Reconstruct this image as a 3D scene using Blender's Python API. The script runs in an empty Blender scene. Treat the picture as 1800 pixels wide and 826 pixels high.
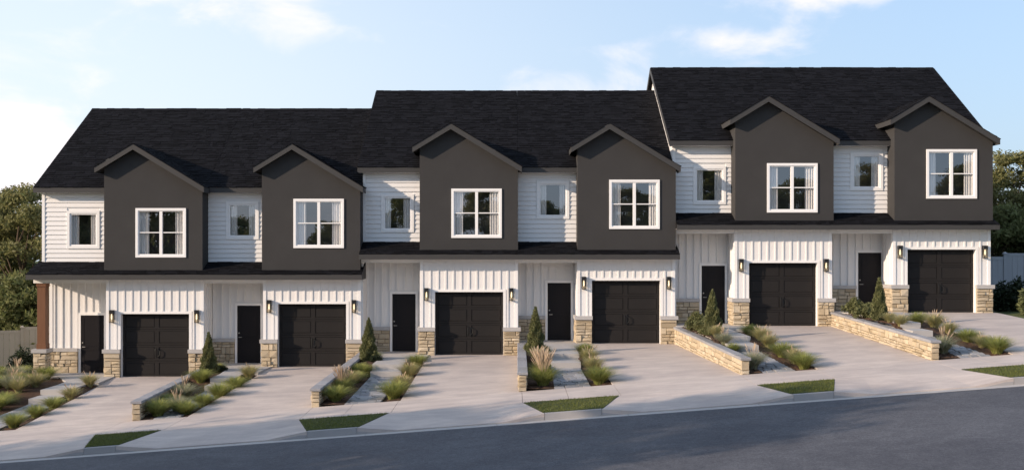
import bpy, math, random
import numpy as np
from mathutils import Vector, Matrix
R = math.radians
S = bpy.context.scene
COL = S.collection

# ------------------------------------------------------------------ camera
# X runs along the street (uphill to the right), Y away from the camera (0 = garage fronts), Z up (0 = gutter at X 0)
cam = bpy.data.cameras.new('camera'); cam_ob = bpy.data.objects.new('camera', cam); COL.objects.link(cam_ob)
cam_ob.location = (0, -40, 4.0); cam_ob.rotation_euler = (R(90), 0, 0)
cam.sensor_width = 36; cam.lens = 40; cam.shift_x = 0; cam.shift_y = 27/1800
cam.clip_start = .1; cam.clip_end = 3000
S.camera = cam_ob

# ------------------------------------------------------------------ light
SUN = Vector((-2.2, -1.0, .78)).normalized()          # towards the sun
EL = math.asin(SUN.z); AZ = math.atan2(SUN.x, SUN.y)
S.view_settings.view_transform = 'Standard'; S.view_settings.look = 'None'
S.view_settings.gamma = 1; S.view_settings.use_curve_mapping = False
S.view_settings.exposure = 0.88
sl = bpy.data.lights.new('sun', 'SUN'); sl.energy = 3.3; sl.angle = R(.6); sl.color = (1, .79, .60)
so = bpy.data.objects.new('sun', sl); COL.objects.link(so); so.location = (-40, -60, 40)
so.rotation_euler = (-SUN).to_track_quat('-Z', 'Y').to_euler()

W = bpy.data.worlds.new('World'); S.world = W; W.use_nodes = True
nt = W.node_tree; nt.nodes.clear()
def N(nt, t, **k):
    n = nt.nodes.new(t)
    for a, b in k.items():
        if a == 'ins':
            for s, v in b.items(): n.inputs[s].default_value = v
        else: setattr(n, a, b)
    return n
def LK(nt, a, b): nt.links.new(a, b)
def MATH(nt, op, a, b=None, c=None, clamp=False):
    n = N(nt, 'ShaderNodeMath', operation=op); n.use_clamp = clamp
    for i, v in enumerate((a, b, c)):
        if v is None: continue
        if isinstance(v, (int, float)): n.inputs[i].default_value = v
        else: LK(nt, v, n.inputs[i])
    return n.outputs[0]
sky = N(nt, 'ShaderNodeTexSky', sky_type='NISHITA', sun_disc=False, sun_elevation=EL, sun_rotation=AZ,
        altitude=200, air_density=1.0, dust_density=1.6, ozone_density=2.2)
tc = N(nt, 'ShaderNodeTexCoord'); sep = N(nt, 'ShaderNodeSeparateXYZ'); LK(nt, tc.outputs['Generated'], sep.inputs[0])
# clouds: wind-drawn noise everywhere, gathered into a few banks by azimuth and elevation
az_ = MATH(nt, 'ARCTAN2', sep.outputs[0], sep.outputs[1]); el_ = MATH(nt, 'ARCSINE', sep.outputs[2])
mp = N(nt, 'ShaderNodeMapping'); mp.inputs['Scale'].default_value = (1, 1, 2.3); mp.inputs['Location'].default_value = (.3, 1.7, .45)
LK(nt, tc.outputs['Generated'], mp.inputs[0])
n1 = N(nt, 'ShaderNodeTexNoise', ins={'Scale': 8.5, 'Detail': 8, 'Roughness': .55, 'Distortion': .35}); LK(nt, mp.outputs[0], n1.inputs['Vector'])
n0 = N(nt, 'ShaderNodeTexNoise', ins={'Scale': 2.1, 'Detail': 2}); LK(nt, mp.outputs[0], n0.inputs['Vector'])
bias = MATH(nt, 'MULTIPLY_ADD', n0.outputs['Fac'], .35, -.17)
for a0, e0, wa, we, amp in ((-.44, .075, .13, .065, .42), (-.215, .197, .07, .030, .17), (.192, .176, .065, .020, .36), (.285, .222, .07, .022, .34), (-1.1, .12, .3, .10, .3), (1.0, .2, .3, .07, .25), (1.9, .14, .3, .08, .26), (-2.2, .16, .35, .09, .28), (3.0, .25, .4, .07, .25)):
    u = MATH(nt, 'DIVIDE', MATH(nt, 'SUBTRACT', az_, a0), wa); v = MATH(nt, 'DIVIDE', MATH(nt, 'SUBTRACT', el_, e0), we)
    q = MATH(nt, 'POWER', 2.718, MATH(nt, 'MULTIPLY', MATH(nt, 'ADD', MATH(nt, 'MULTIPLY', u, u), MATH(nt, 'MULTIPLY', v, v)), -1.0))
    bias = MATH(nt, 'MULTIPLY_ADD', q, amp, bias)
r1 = N(nt, 'ShaderNodeMapRange', interpolation_type='SMOOTHSTEP', ins={'From Min': .57, 'From Max': .86, 'To Min': 0, 'To Max': .93}); LK(nt, MATH(nt, 'ADD', n1.outputs['Fac'], bias), r1.inputs['Value'])
CLOUDFAC = r1.outputs[0]
# bright haze low over the sunward side
hz = N(nt, 'ShaderNodeMapRange', interpolation_type='SMOOTHSTEP', ins={'From Min': .02, 'From Max': .30, 'To Min': .98, 'To Max': .74}); LK(nt, sep.outputs[2], hz.inputs['Value'])
sw = N(nt, 'ShaderNodeVectorMath', operation='DOT_PRODUCT'); LK(nt, tc.outputs['Generated'], sw.inputs[0]); sw.inputs[1].default_value = (-.93, .36, 0)
sr = N(nt, 'ShaderNodeMapRange', interpolation_type='SMOOTHSTEP', ins={'From Min': -.05, 'From Max': .75, 'To Min': .0, 'To Max': 1}); LK(nt, sw.outputs['Value'], sr.inputs['Value'])
HAZE = MATH(nt, 'MULTIPLY', hz.outputs[0], MATH(nt, 'MULTIPLY_ADD', sr.outputs[0], .2, .8))
hc = N(nt, 'ShaderNodeMix', data_type='RGBA'); hc.inputs['A'].default_value = (1.68, 2.15, 2.90, 1); hc.inputs['B'].default_value = (3.2, 3.55, 3.95, 1); LK(nt, sr.outputs[0], hc.inputs['Factor'])
m1 = N(nt, 'ShaderNodeMix', data_type='RGBA'); LK(nt, hc.outputs['Result'], m1.inputs['B'])
LK(nt, HAZE, m1.inputs['Factor']); LK(nt, sky.outputs[0], m1.inputs['A'])
m2 = N(nt, 'ShaderNodeMix', data_type='RGBA'); m2.inputs['B'].default_value = (4.2, 3.95, 4.1, 1)
LK(nt, CLOUDFAC, m2.inputs['Factor']); LK(nt, m1.outputs['Result'], m2.inputs['A'])
bg = N(nt, 'ShaderNodeBackground', ins={'Strength': .15}); LK(nt, m2.outputs['Result'], bg.inputs['Color'])
wo = N(nt, 'ShaderNodeOutputWorld'); LK(nt, bg.outputs[0], wo.inputs[0])

# ------------------------------------------------------------------ materials
def mat(name, col, rough=.7, var=.12, scale=6.0, bump=0.0, bscale=60.0, spec=.3, island=0.0, objvar=0.0, stretch=None, col2=None, detail=4):
    m = bpy.data.materials.new(name); m.use_nodes = True; t = m.node_tree; b = t.nodes['Principled BSDF']
    b.inputs['Roughness'].default_value = rough; b.inputs['Specular IOR Level'].default_value = spec
    tc = N(t, 'ShaderNodeTexCoord'); vec = tc.outputs['Object']
    if stretch:
        mp = N(t, 'ShaderNodeMapping'); mp.inputs['Scale'].default_value = stretch; LK(t, vec, mp.inputs[0]); vec = mp.outputs[0]
    nz = N(t, 'ShaderNodeTexNoise', ins={'Scale': scale, 'Detail': detail, 'Roughness': .6}); LK(t, vec, nz.inputs['Vector'])
    fac = MATH(t, 'MULTIPLY_ADD', nz.outputs['Fac'], 2*var, 1-var)
    if island:
        g = N(t, 'ShaderNodeNewGeometry'); fac = MATH(t, 'MULTIPLY', fac, MATH(t, 'MULTIPLY_ADD', g.outputs['Random Per Island'], 2*island, 1-island))
    if objvar:
        o = N(t, 'ShaderNodeObjectInfo'); fac = MATH(t, 'MULTIPLY', fac, MATH(t, 'MULTIPLY_ADD', o.outputs['Random'], 2*objvar, 1-objvar))
    mx = N(t, 'ShaderNodeMix', data_type='RGBA', blend_type='MULTIPLY'); mx.inputs['Factor'].default_value = 1
    if col2 is not None:
        cm = N(t, 'ShaderNodeMix', data_type='RGBA'); cm.inputs['A'].default_value = (*col, 1); cm.inputs['B'].default_value = (*col2, 1)
        if objvar:
            h = MATH(t, 'FRACT', MATH(t, 'MULTIPLY', o.outputs['Random'], 7.31)); LK(t, h, cm.inputs['Factor'])
        elif island:
            h = MATH(t, 'FRACT', MATH(t, 'MULTIPLY', g.outputs['Random Per Island'], 7.31)); LK(t, h, cm.inputs['Factor'])
        else:
            rr = N(t, 'ShaderNodeMapRange', ins={'From Min': .38, 'From Max': .62}); LK(t, nz.outputs['Fac'], rr.inputs['Value']); LK(t, rr.outputs[0], cm.inputs['Factor'])
        LK(t, cm.outputs['Result'], mx.inputs['A'])
    else: mx.inputs['A'].default_value = (*col, 1)
    cc = N(t, 'ShaderNodeCombineColor'); [LK(t, fac, cc.inputs[k]) for k in range(3)]
    LK(t, cc.outputs[0], mx.inputs['B']); LK(t, mx.outputs['Result'], b.inputs['Base Color'])
    if bump:
        n2 = N(t, 'ShaderNodeTexNoise', ins={'Scale': bscale, 'Detail': 3}); LK(t, vec, n2.inputs['Vector'])
        bp = N(t, 'ShaderNodeBump', ins={'Strength': bump, 'Distance': .01}); LK(t, n2.outputs['Fac'], bp.inputs['Height']); LK(t, bp.outputs[0], b.inputs['Normal'])
    return m
def concretemat(name, col, amp=.10, layers=None):
    m = mat(name, col, .8, .05, 14, .12, 60); t = m.node_tree; b = t.nodes['Principled BSDF']; src = b.inputs['Base Color'].links[0].from_socket
    tc = N(t, 'ShaderNodeTexCoord'); fs = None
    for sc, st, lo, hi, am in layers or ((.55, (1, 1, 1), .35, .65, amp), (1.6, (.45, 1.7, 1), .38, .66, amp*.8), (5, (.3, 1.2, 1), .40, .70, amp*.45), (30, (1, 1, 1), .3, .7, amp*.35)):
        mp = N(t, 'ShaderNodeMapping'); mp.inputs['Scale'].default_value = st; LK(t, tc.outputs['Object'], mp.inputs[0])
        n = N(t, 'ShaderNodeTexNoise', ins={'Scale': sc, 'Detail': 5, 'Roughness': .62, 'Distortion': .6}); LK(t, mp.outputs[0], n.inputs['Vector'])
        rg = N(t, 'ShaderNodeMapRange', interpolation_type='SMOOTHSTEP', ins={'From Min': lo, 'From Max': hi, 'To Min': 1-am, 'To Max': 1+am}); LK(t, n.outputs['Fac'], rg.inputs['Value'])
        fs = rg.outputs[0] if fs is None else MATH(t, 'MULTIPLY', fs, rg.outputs[0])
    mx = N(t, 'ShaderNodeMix', data_type='RGBA', blend_type='MULTIPLY'); mx.inputs['Factor'].default_value = 1
    cc = N(t, 'ShaderNodeCombineColor'); LK(t, fs, cc.inputs[0]); LK(t, fs, cc.inputs[1]); LK(t, MATH(t, 'MULTIPLY_ADD', fs, .9, .1), cc.inputs[2])
    LK(t, src, mx.inputs['A']); LK(t, cc.outputs[0], mx.inputs['B']); LK(t, mx.outputs['Result'], b.inputs['Base Color']); return m
def leafmat(name, col, col2, tr=.42):
    m = mat(name, col, .6, .15, 2, island=.3, col2=col2, spec=.25); t = m.node_tree
    b = t.nodes['Principled BSDF']; out = t.nodes['Material Output']
    src = b.inputs['Base Color'].links[0].from_socket
    tl = N(t, 'ShaderNodeBsdfTranslucent'); LK(t, src, tl.inputs['Color'])
    ms = N(t, 'ShaderNodeMixShader', ins={0: tr}); LK(t, b.outputs[0], ms.inputs[1]); LK(t, tl.outputs[0], ms.inputs[2]); LK(t, ms.outputs[0], out.inputs[0])
    return m
M = {
 'white': mat('white_board', (.74, .735, .73), .55, .035, 3, .05, 90),
 'trim': mat('white_trim', (.80, .795, .79), .5, .02, 3),
 'stucco': mat('charcoal_stucco', (.0405, .0400, .0408), .9, .16, 1.4, .8, 70),
 'fascia': mat('charcoal_fascia', (.046, .0455, .046), .6, .05, 3),
 'shingle': mat('black_shingle', (.0085, .0088, .011), .9, .2, 7, .4, 160, island=.36, spec=.06),
 'roofdeck': mat('roof_underlay', (.010, .010, .011), .9, spec=.05),
 'stone': mat('tan_limestone', (.415, .335, .225), .9, .22, 11, .8, 45, objvar=.16, col2=(.51, .435, .325)),
 'mortar': mat('mortar', (.13, .105, .078), .95, .15, 20),
 'cap': mat('grey_stone_cap', (.40, .39, .385), .8, .10, 14, .3, 60, objvar=.06),
 'capdark': mat('blue_grey_stone_cap', (.285, .285, .30), .8, .30, 13, .7, 40, objvar=.14),
 'garage': mat('dark_brown_garage_paint', (.0205, .0190, .0188), .55, .05, 3, spec=.12),
 'door': mat('black_door_paint', (.012, .011, .013), .5, .05, 3, spec=.15),
 'metal': mat('black_metal', (.012, .012, .012), .4, .05, 3, spec=.5),
 'nickel': mat('brushed_nickel', (.35, .34, .32), .35, .05, 3, spec=.8),
 'wood': mat('stained_cedar', (.15, .066, .032), .6, .28, 5, .3, 25, stretch=(9, 9, .6)),
 'concrete': concretemat('concrete', (.465, .41, .38), .08),
 'step': mat('concrete_step', (.40, .385, .375), .8, .08, 2.5, .15, 60),
 'kerb': mat('kerb_concrete', (.30, .293, .295), .8, .10, 2.0, .15, 60),
 'asphalt': concretemat('asphalt', (.074, .077, .090), .13, ((.35, (1, 1, 1), .35, .65, .13), (1.8, (1, 1, 1), .35, .65, .10), (14, (1, 1, 1), .35, .65, .16), (45, (1, 1, 1), .35, .65, .30))),
 'paver': mat('grey_paver', (.235, .24, .26), .8, .16, 12, .4, 50, objvar=.2, col2=(.33, .33, .34)),
 'joint': mat('dark_joint', (.035, .033, .032), .95),
 'mulch': mat('bark_mulch', (.050, .027, .017), .95, .5, 22, 1.0, 30, col2=(.085, .048, .03)),
 'soil': mat('lawn_soil', (.05, .06, .022), .95, .3, 12),
 'turf': mat('turf', (.062, .083, .024), .9, .3, 5, .6, 120, col2=(.085, .10, .035)),
 'lawn': leafmat('lawn_blade', (.10, .13, .028), (.17, .18, .055), .3),
 'curtain': mat('linen_curtain', (.80, .78, .77), .85, .05, 5),
 'room': mat('room_wall_painted_dim', (.075, .07, .068), .9),  # gloom of an unlit room put into the wall colour
 'fence': mat('beige_vinyl_fence', (.31, .275, .235), .6, .06, 2, objvar=.04),
 'fencegrey': mat('grey_vinyl_fence', (.33, .34, .37), .6, .06, 2, objvar=.04),
 'bark': mat('bark', (.085, .062, .045), .95, .3, 9, .8, 30),
 'leafA': leafmat('leaf_olive', (.145, .155, .056), (.235, .22, .095)),
 'leafB': leafmat('leaf_green', (.115, .14, .05), (.185, .19, .08)),
 'leafC': leafmat('leaf_evergreen', (.125, .142, .055), (.21, .21, .10), .35),
 'leafD': leafmat('leaf_pale', (.13, .145, .06), (.19, .20, .095)),
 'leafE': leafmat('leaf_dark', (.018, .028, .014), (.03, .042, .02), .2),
 'bladeG': leafmat('blade_green', (.235, .275, .070), (.37, .37, .13)),
 'bladeP': leafmat('blade_straw', (.50, .43, .24), (.32, .33, .12)),
 'bladeB': leafmat('blade_bluegreen', (.24, .27, .15), (.44, .42, .30)),
 'plume': leafmat('plume', (.58, .46, .34), (.66, .56, .43), .5),
}
def glassmat():
    m = bpy.data.materials.new('window_glass'); m.use_nodes = True; t = m.node_tree; t.nodes.clear()
    g = N(t, 'ShaderNodeBsdfGlossy', ins={'Roughness': .0, 'Color': (.95, .96, 1, 1)}); tr = N(t, 'ShaderNodeBsdfTransparent', ins={'Color': (.90, .91, .91, 1)})
    lw = N(t, 'ShaderNodeLayerWeight', ins={'Blend': .5}); f = MATH(t, 'MULTIPLY_ADD', MATH(t, 'POWER', lw.outputs['Facing'], 5.0), .7, .21, clamp=True)
    ms = N(t, 'ShaderNodeMixShader'); LK(t, f, ms.inputs[0]); LK(t, tr.outputs[0], ms.inputs[1]); LK(t, g.outputs[0], ms.inputs[2])
    o = N(t, 'ShaderNodeOutputMaterial'); LK(t, ms.outputs[0], o.inputs[0]); return m
M['glass'] = glassmat()
def emat(name, col, st):
    m = bpy.data.materials.new(name); m.use_nodes = True; b = m.node_tree.nodes['Principled BSDF']
    b.inputs['Emission Color'].default_value = (*col, 1); b.inputs['Emission Strength'].default_value = st; b.inputs['Base Color'].default_value = (.8, .7, .5, 1); return m
M['bulb'] = emat('lit_bulb', (1, .82, .6), .8)
def lampglass():
    m = bpy.data.materials.new('seeded_amber_glass'); m.use_nodes = True; t = m.node_tree; t.nodes.clear()
    a = N(t, 'ShaderNodeBsdfTransparent', ins={'Color': (.95, .92, .86, 1)}); b = N(t, 'ShaderNodeBsdfTranslucent', ins={'Color': (.8, .66, .45, 1)})
    g = N(t, 'ShaderNodeBsdfGlossy', ins={'Roughness': .08})
    m1 = N(t, 'ShaderNodeMixShader', ins={0: .12}); LK(t, a.outputs[0], m1.inputs[1]); LK(t, b.outputs[0], m1.inputs[2])
    m2 = N(t, 'ShaderNodeMixShader', ins={0: .08}); LK(t, m1.outputs[0], m2.inputs[1]); LK(t, g.outputs[0], m2.inputs[2])
    o = N(t, 'ShaderNodeOutputMaterial'); LK(t, m2.outputs[0], o.inputs[0]); return m
M['lampglass'] = lampglass()

# ------------------------------------------------------------------ mesh helpers
BOXF = [(0, 3, 2, 1), (4, 5, 6, 7), (0, 1, 5, 4), (1, 2, 6, 5), (2, 3, 7, 6), (3, 0, 4, 7)]
class MB:
    def __init__(s): s.v = []; s.f = []
    def add(s, vs, fs):
        n = len(s.v); s.v += [tuple(p) for p in vs]; s.f += [tuple(i+n for i in f) for f in fs]; return s
    def box(s, x0, x1, y0, y1, z0, z1):
        return s.add([(x0,y0,z0),(x1,y0,z0),(x1,y1,z0),(x0,y1,z0),(x0,y0,z1),(x1,y0,z1),(x1,y1,z1),(x0,y1,z1)], BOXF)
    def hexa(s, b, t): return s.add(list(b)+list(t), BOXF)          # two rings of four
    def prism_y(s, poly, y0, y1):                                    # polygon in XZ (counter-clockwise seen from -Y)
        n = len(poly)
        return s.add([(x,y0,z) for x,z in poly]+[(x,y1,z) for x,z in poly],
            [tuple(range(n)), tuple(range(2*n-1, n-1, -1))]+[(i, i+n, (i+1)%n+n, (i+1)%n) for i in range(n)])
    def prism_x(s, poly, x0, x1):                                    # polygon in YZ
        n = len(poly)
        return s.add([(x0,y,z) for y,z in poly]+[(x1,y,z) for y,z in poly],
            [tuple(range(n-1, -1, -1)), tuple(range(n, 2*n))]+[(i, (i+1)%n, (i+1)%n+n, i+n) for i in range(n)])
    def ring(s, x0, x1, z0, z1, w, y0, y1):                          # rectangular frame, outer size given
        s.box(x0, x1, y0, y1, z1-w, z1); s.box(x0, x1, y0, y1, z0, z0+w)
        s.box(x0, x0+w, y0, y1, z0+w, z1-w); return s.box(x1-w, x1, y0, y1, z0+w, z1-w)
    def tube(s, pts, rads, seg=7):
        n0 = len(s.v)
        for k, p in enumerate(pts):
            p = Vector(p); a = Vector(pts[min(k+1, len(pts)-1)])-Vector(pts[max(k-1, 0)]); a.normalize()
            u = a.orthogonal().normalized(); w = a.cross(u)
            for j in range(seg):
                t = 2*math.pi*j/seg; s.v.append(tuple(p+(u*math.cos(t)+w*math.sin(t))*rads[k]))
        for k in range(len(pts)-1):
            for j in range(seg):
                a = n0+k*seg+j; b = n0+k*seg+(j+1)%seg; s.f.append((a, b, b+seg, a+seg))
        s.f.append(tuple(range(n0+seg-1, n0-1, -1))); e = n0+(len(pts)-1)*seg; s.f.append(tuple(range(e, e+seg)))
        return s
    def mesh(s, name, m):
        me = bpy.data.meshes.new(name); me.from_pydata(s.v, [], s.f); me.materials.append(m); me.validate(); me.update(); return me
    def obj(s, name, m, parent=None, **k): return inst(name, s.mesh(name, m), parent, **k)
def inst(name, me, parent=None, loc=(0,0,0), rot=(0,0,0), scl=(1,1,1), label=None, cat=None, group=None, kind=None):
    o = bpy.data.objects.new(name, me); COL.objects.link(o); o.location = loc; o.rotation_euler = rot; o.scale = scl
    if parent: o.parent = parent
    if label: o['label'] = label
    if cat: o['category'] = cat
    if group: o['group'] = group
    if kind: o['kind'] = kind
    return o
def thing(name, label, cat, loc, rot=(0,0,0), group=None, kind=None): return inst(name, None, None, loc, rot, (1,1,1), label, cat, group, kind)
def npmesh(name, V, F, m):                                           # V (n,3), F (k,4) arrays
    me = bpy.data.meshes.new(name); V = np.asarray(V, np.float32); F = np.asarray(F, np.int32); k, w = F.shape
    me.vertices.add(len(V)); me.vertices.foreach_set('co', V.ravel())
    me.loops.add(k*w); me.loops.foreach_set('vertex_index', F.ravel())
    me.polygons.add(k); me.polygons.foreach_set('loop_start', np.arange(0, k*w, w, dtype=np.int32)); me.polygons.foreach_set('loop_total', np.full(k, w, np.int32))
    me.materials.append(m); me.update(calc_edges=True); me.validate(); return me

BOX1 = {k: MB().box(-.5, .5, -.5, .5, 0, 1).mesh('strip', M[k]) for k in ('white', 'trim', 'fence', 'fencegrey')}
# lap siding board, unit length: thick at the butt, thin at the top
BOARD = MB().hexa([(-.5,-.036,0),(.5,-.036,0),(.5,.004,0),(-.5,.004,0)], [(-.5,-.004,1),(.5,-.004,1),(.5,.004,1),(-.5,.004,1)]).mesh('board', M['white'])
def stone_mesh(seed, key='stone', inset=.05, amp=.16):
    r = random.Random(seed); j = lambda a: r.uniform(-a, a)
    b = MB(); c = [(-.5,-.5),(.5,-.5),(.5,.5),(-.5,.5)]
    V = [(x, .5, z) for x, z in c]+[(x*(1+j(.012)), -.25+j(amp*.6), z*(1+j(.03))) for x, z in c]
    ins = [(x*(1-inset*r.uniform(.5, 1.6)), -.5+j(amp), z*(1-2.4*inset*r.uniform(.5, 1.5))) for x, z in c]
    V += ins+[(j(.2), -.5+j(amp), j(.2))]
    F = [(3,2,1,0)]+[(i, (i+1)%4, (i+1)%4+4, i+4) for i in range(4)]+[(i+4, (i+1)%4+4, (i+1)%4+8, i+8) for i in range(4)]+[(i+8, (i+1)%4+8, 12) for i in range(4)]
    b.add(V, F); return b.mesh('stone', M[key])
STONES = [stone_mesh(s) for s in range(8)]
CAPS = [stone_mesh(40+s, 'capdark', .03, .08) for s in range(4)]
def stone_layout(Wd, H, rnd, thin=False):
    out = []; z = 0
    while z < H-.03:
        bh = rnd.uniform(.12, .19) if thin else rnd.uniform(.17, .27)
        if H-z-bh < .10: bh = H-z
        x = 0
        while x < Wd-.01:
            tall = rnd.random() < (.18 if thin else .33)
            w = rnd.uniform(.14, .30) if tall else rnd.uniform(.28, .58)
            if thin: w *= 1.2
            if Wd-x-w < .12: w = Wd-x
            if tall or bh < .12: out.append((x, x+w, z, z+bh))
            else:
                c = z+bh*rnd.uniform(.36, .64)
                for a, b_ in ((z, c), (c, z+bh)):
                    if w > .34 and rnd.random() < .55:
                        q = x+w*rnd.uniform(.35, .65); out += [(x, q, a, b_), (q, x+w, a, b_)]
                    else: out.append((x, x+w, a, b_))
            x += w
        z += bh
    return out
def stones(parent, ox, oy, oz, th, Wd, H, rnd, depth=.075, thin=False, gap=.013):
    """a face of stones; local x of the face runs along (cos th, sin th), the face looks to (sin th, -cos th)"""
    ct, st = math.cos(th), math.sin(th)
    for x0, x1, z0, z1 in stone_layout(Wd, H, rnd, thin):
        d = depth*rnd.uniform(.75, 1.35); cx = (x0+x1)/2
        o = inst('stone', rnd.choice(STONES), parent, (ox+cx*ct+st*(-0+d/2), oy+cx*st-ct*(d/2), oz+(z0+z1)/2), (0, 0, th), (x1-x0-gap, d, z1-z0-gap))

# ------------------------------------------------------------------ site data (metres)
C = [-12.55, -7.03, -1.51, 4.01, 9.53, 15.10]            # garage centre lines
ZB = [-.45, -.10, .32, .72, 1.34, 1.81]                  # garage slabs
XL = [-16.75, -10.83, -5.31, .205, 5.725, 11.25]; XR = [-10.83, -5.31, .205, 5.725, 11.25, 16.82]
BL = [0, 0, 1, 1, 2, 2]
EAVE = [6.24, 6.95, 7.90]; RIDGE = [9.68, 10.40, 11.33]  # per block, top of shingles
PF = [3.177, 3.88, 4.902]; PB = [2.98, 3.684, 4.716]     # porch roof fascia top and bottom
PWALL = [3.60, 4.315, 5.34]                               # porch roof meets the upper wall
HB = [2.848, 3.564, 4.594]                                # porch beam underside
DOORX = [-15.60, -9.94, -4.33, 1.2875, 6.86, 12.52]      # entry door left edges
BWIN = [3.753, 4.08, 4.434, 4.746, 5.321, 5.807]         # big window sills (outer)
SWX = [-15.28, -9.61, -4.08, 1.458, 7.04, 12.64]; SWZ = [4.06, 4.39, 4.643, 5.118, 5.637, 6.13]
ORD = ['first', 'second', 'third', 'fourth', 'fifth', 'sixth']
GR = .0755
YS, YV, YK, YG = -9.4, -11.5, -13.45, -13.78             # yard edge, verge back, kerb face, gutter edge
def cl(v, a, b): return max(a, min(b, v))
def zs(X, Y=YS): return GR*cl(X, -70, 70)+.14+.0125*(Y-YK)
STEP2 = [-3.9, -3.7, -3.5, -4.2, -5.2, -6.0]; STEP1 = [-4.8, -4.4, -4.1, -5.3, -6.4, -7.0]
WALKF = [(-15.05, -13.98), (-9.66, -8.98), (-4.53, -3.54), (1.13, 2.13), (6.76, 7.67), (12.08, 12.96)]
WALKB = [(-14.95, -14.10), (-9.62, -8.88), (-4.47, -3.50), (1.20, 2.10), (6.42, 7.28), (11.62, 12.20)]
DLF = [-13.36, -8.73, -3.00, 2.71, 8.23, 13.49]; DLB = [c-1.40 for c in C]
WF = [None, -10.10, -5.285, .283, 6.275, 11.38]; WB = [None, -10.87, -5.20, .33, 5.80, 11.30]
WTF = [None, -.045, .297, .73, 1.124, 1.583]; WTB = [None, -.157, .444, .763, 1.32, 1.845]
def lerp(a, b, t): return a+(b-a)*t
def walk_x(i, Y):
    t = cl((Y-YS)/(STEP1[i]-YS), 0, 1); return lerp(WALKF[i][0], WALKB[i][0], t), lerp(WALKF[i][1], WALKB[i][1], t)
def drive_l(i, Y): return lerp(DLF[i], DLB[i], cl((Y-YS)/(-YS), 0, 1))
def wall_x(i, Y):
    return lerp(WF[i], WB[i], cl((Y-YS)/(-.12-YS), 0, 1))
def drive_r(i, Y): return 17.0 if i == 5 else wall_x(i+1, Y)-.10
def drive_z(i, X, Y):
    t = cl((Y-YS)/(-.3-YS), 0, 1); return lerp(zs(X), ZB[i], t)
def bed_profile(i, Y):
    xw = sum(WALKF[i])/2; zp = ZB[i]+.03
    pts = [(YS, zs(xw)-.03), (STEP1[i], zp-.37), (STEP2[i]+.35, zp-.06), (0, zp-.05)]
    for (a, za), (b, zb) in zip(pts, pts[1:]):
        if Y <= b: return lerp(za, zb, cl((Y-a)/(b-a), 0, 1))
    return zp-.05
def bed_z(i, X, Y):
    p = bed_profile(i, Y); wr = walk_x(i, Y)[1]; dl = drive_l(i, Y)
    if X <= wr: return p
    return lerp(p, drive_z(i, dl, Y)-.03, cl((X-wr)/max(dl-wr, .05), 0, 1))

# ------------------------------------------------------------------ ground, road, paving
def ground_z(X, Y):
    z = GR*cl(X, -70, 70)
    if Y > -10: z += .17+.030*cl(Y+9.4, 0, 9)
    if -23.4 < Y < -13.2: z -= .3
    elif Y <= -23.4: z += .1
    elif Y <= -10: z += .10
    return z
xs = sorted(set([-900, -300, -150, -100, -70, -50, -40, -35]+list(range(-30, -17))+[-16.2, -15.9, -10, 0, 10, 16.85, 17.05]+list(range(18, 31))+[35, 40, 50, 70, 100, 150, 300, 900]))
ys = [-900, -300, -100, -60, -40, -30, -23.5, -23.3, -14, -13.3, -13.1, -9.6, -9.35, -7, -5, -3, -1, 0, 3, 8, 11.3, 11.6, 15, 20, 30, 50, 80, 150, 300, 900]
V = []; F = []
for a, y in enumerate(ys):
    for b, x in enumerate(xs):
        z = ground_z(x, y)-.02
        if -16 < x < 16.9 and -13.2 < y < 11.4: z -= 1.2
        V.append((x, y, z))
nx = len(xs)
for a in range(len(ys)-1):
    for b in range(nx-1): F.append((a*nx+b, a*nx+b+1, (a+1)*nx+b+1, (a+1)*nx+b))
MB().add(V, F).obj('ground', M['turf'], kind='structure', label='grassy ground around the townhouses')
def sheet(name, m, y0, y1, zf, x0=-140, x1=140, nxs=56, parent=None, **k):
    b = MB(); V = []; F = []
    for a in range(nxs+1):
        x = x0+(x1-x0)*a/nxs
        V += [(x, y0, zf(x)[0]), (x, y1, zf(x)[1])]
    for a in range(nxs): F.append((2*a, 2*a+2, 2*a+3, 2*a+1))
    return b.add(V, F).obj(name, m, parent, **k)
g = lambda X: GR*cl(X, -70, 70)
sheet('road', M['asphalt'], -23.2, YG, lambda x: (g(x)-.02, g(x)-.012), kind='structure', label='dark asphalt road climbing to the right')
# gutter: light concrete pan in lengths with joints
gut = MB().box(-.01, .01, YG+.05, YK, -.3, -.25).obj('gutter', M['joint'], kind='structure', label='pale concrete gutter along the kerb')
x = -40.0; rg = random.Random(5)
while x < 40:
    w = 3.05
    b = MB(); a0, a1 = x+.006, x+w-.006
    b.hexa([(a0, YG, g(a0)-.2), (a1, YG, g(a1)-.2), (a1, YK+.12, g(a1)-.2), (a0, YK+.12, g(a0)-.2)],
           [(a0, YG, g(a0)-.006), (a1, YG, g(a1)-.006), (a1, YK+.12, g(a1)-.022), (a0, YK+.12, g(a0)-.022)])
    b.obj('gutter_slab', M['step'], gut); x += w
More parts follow.
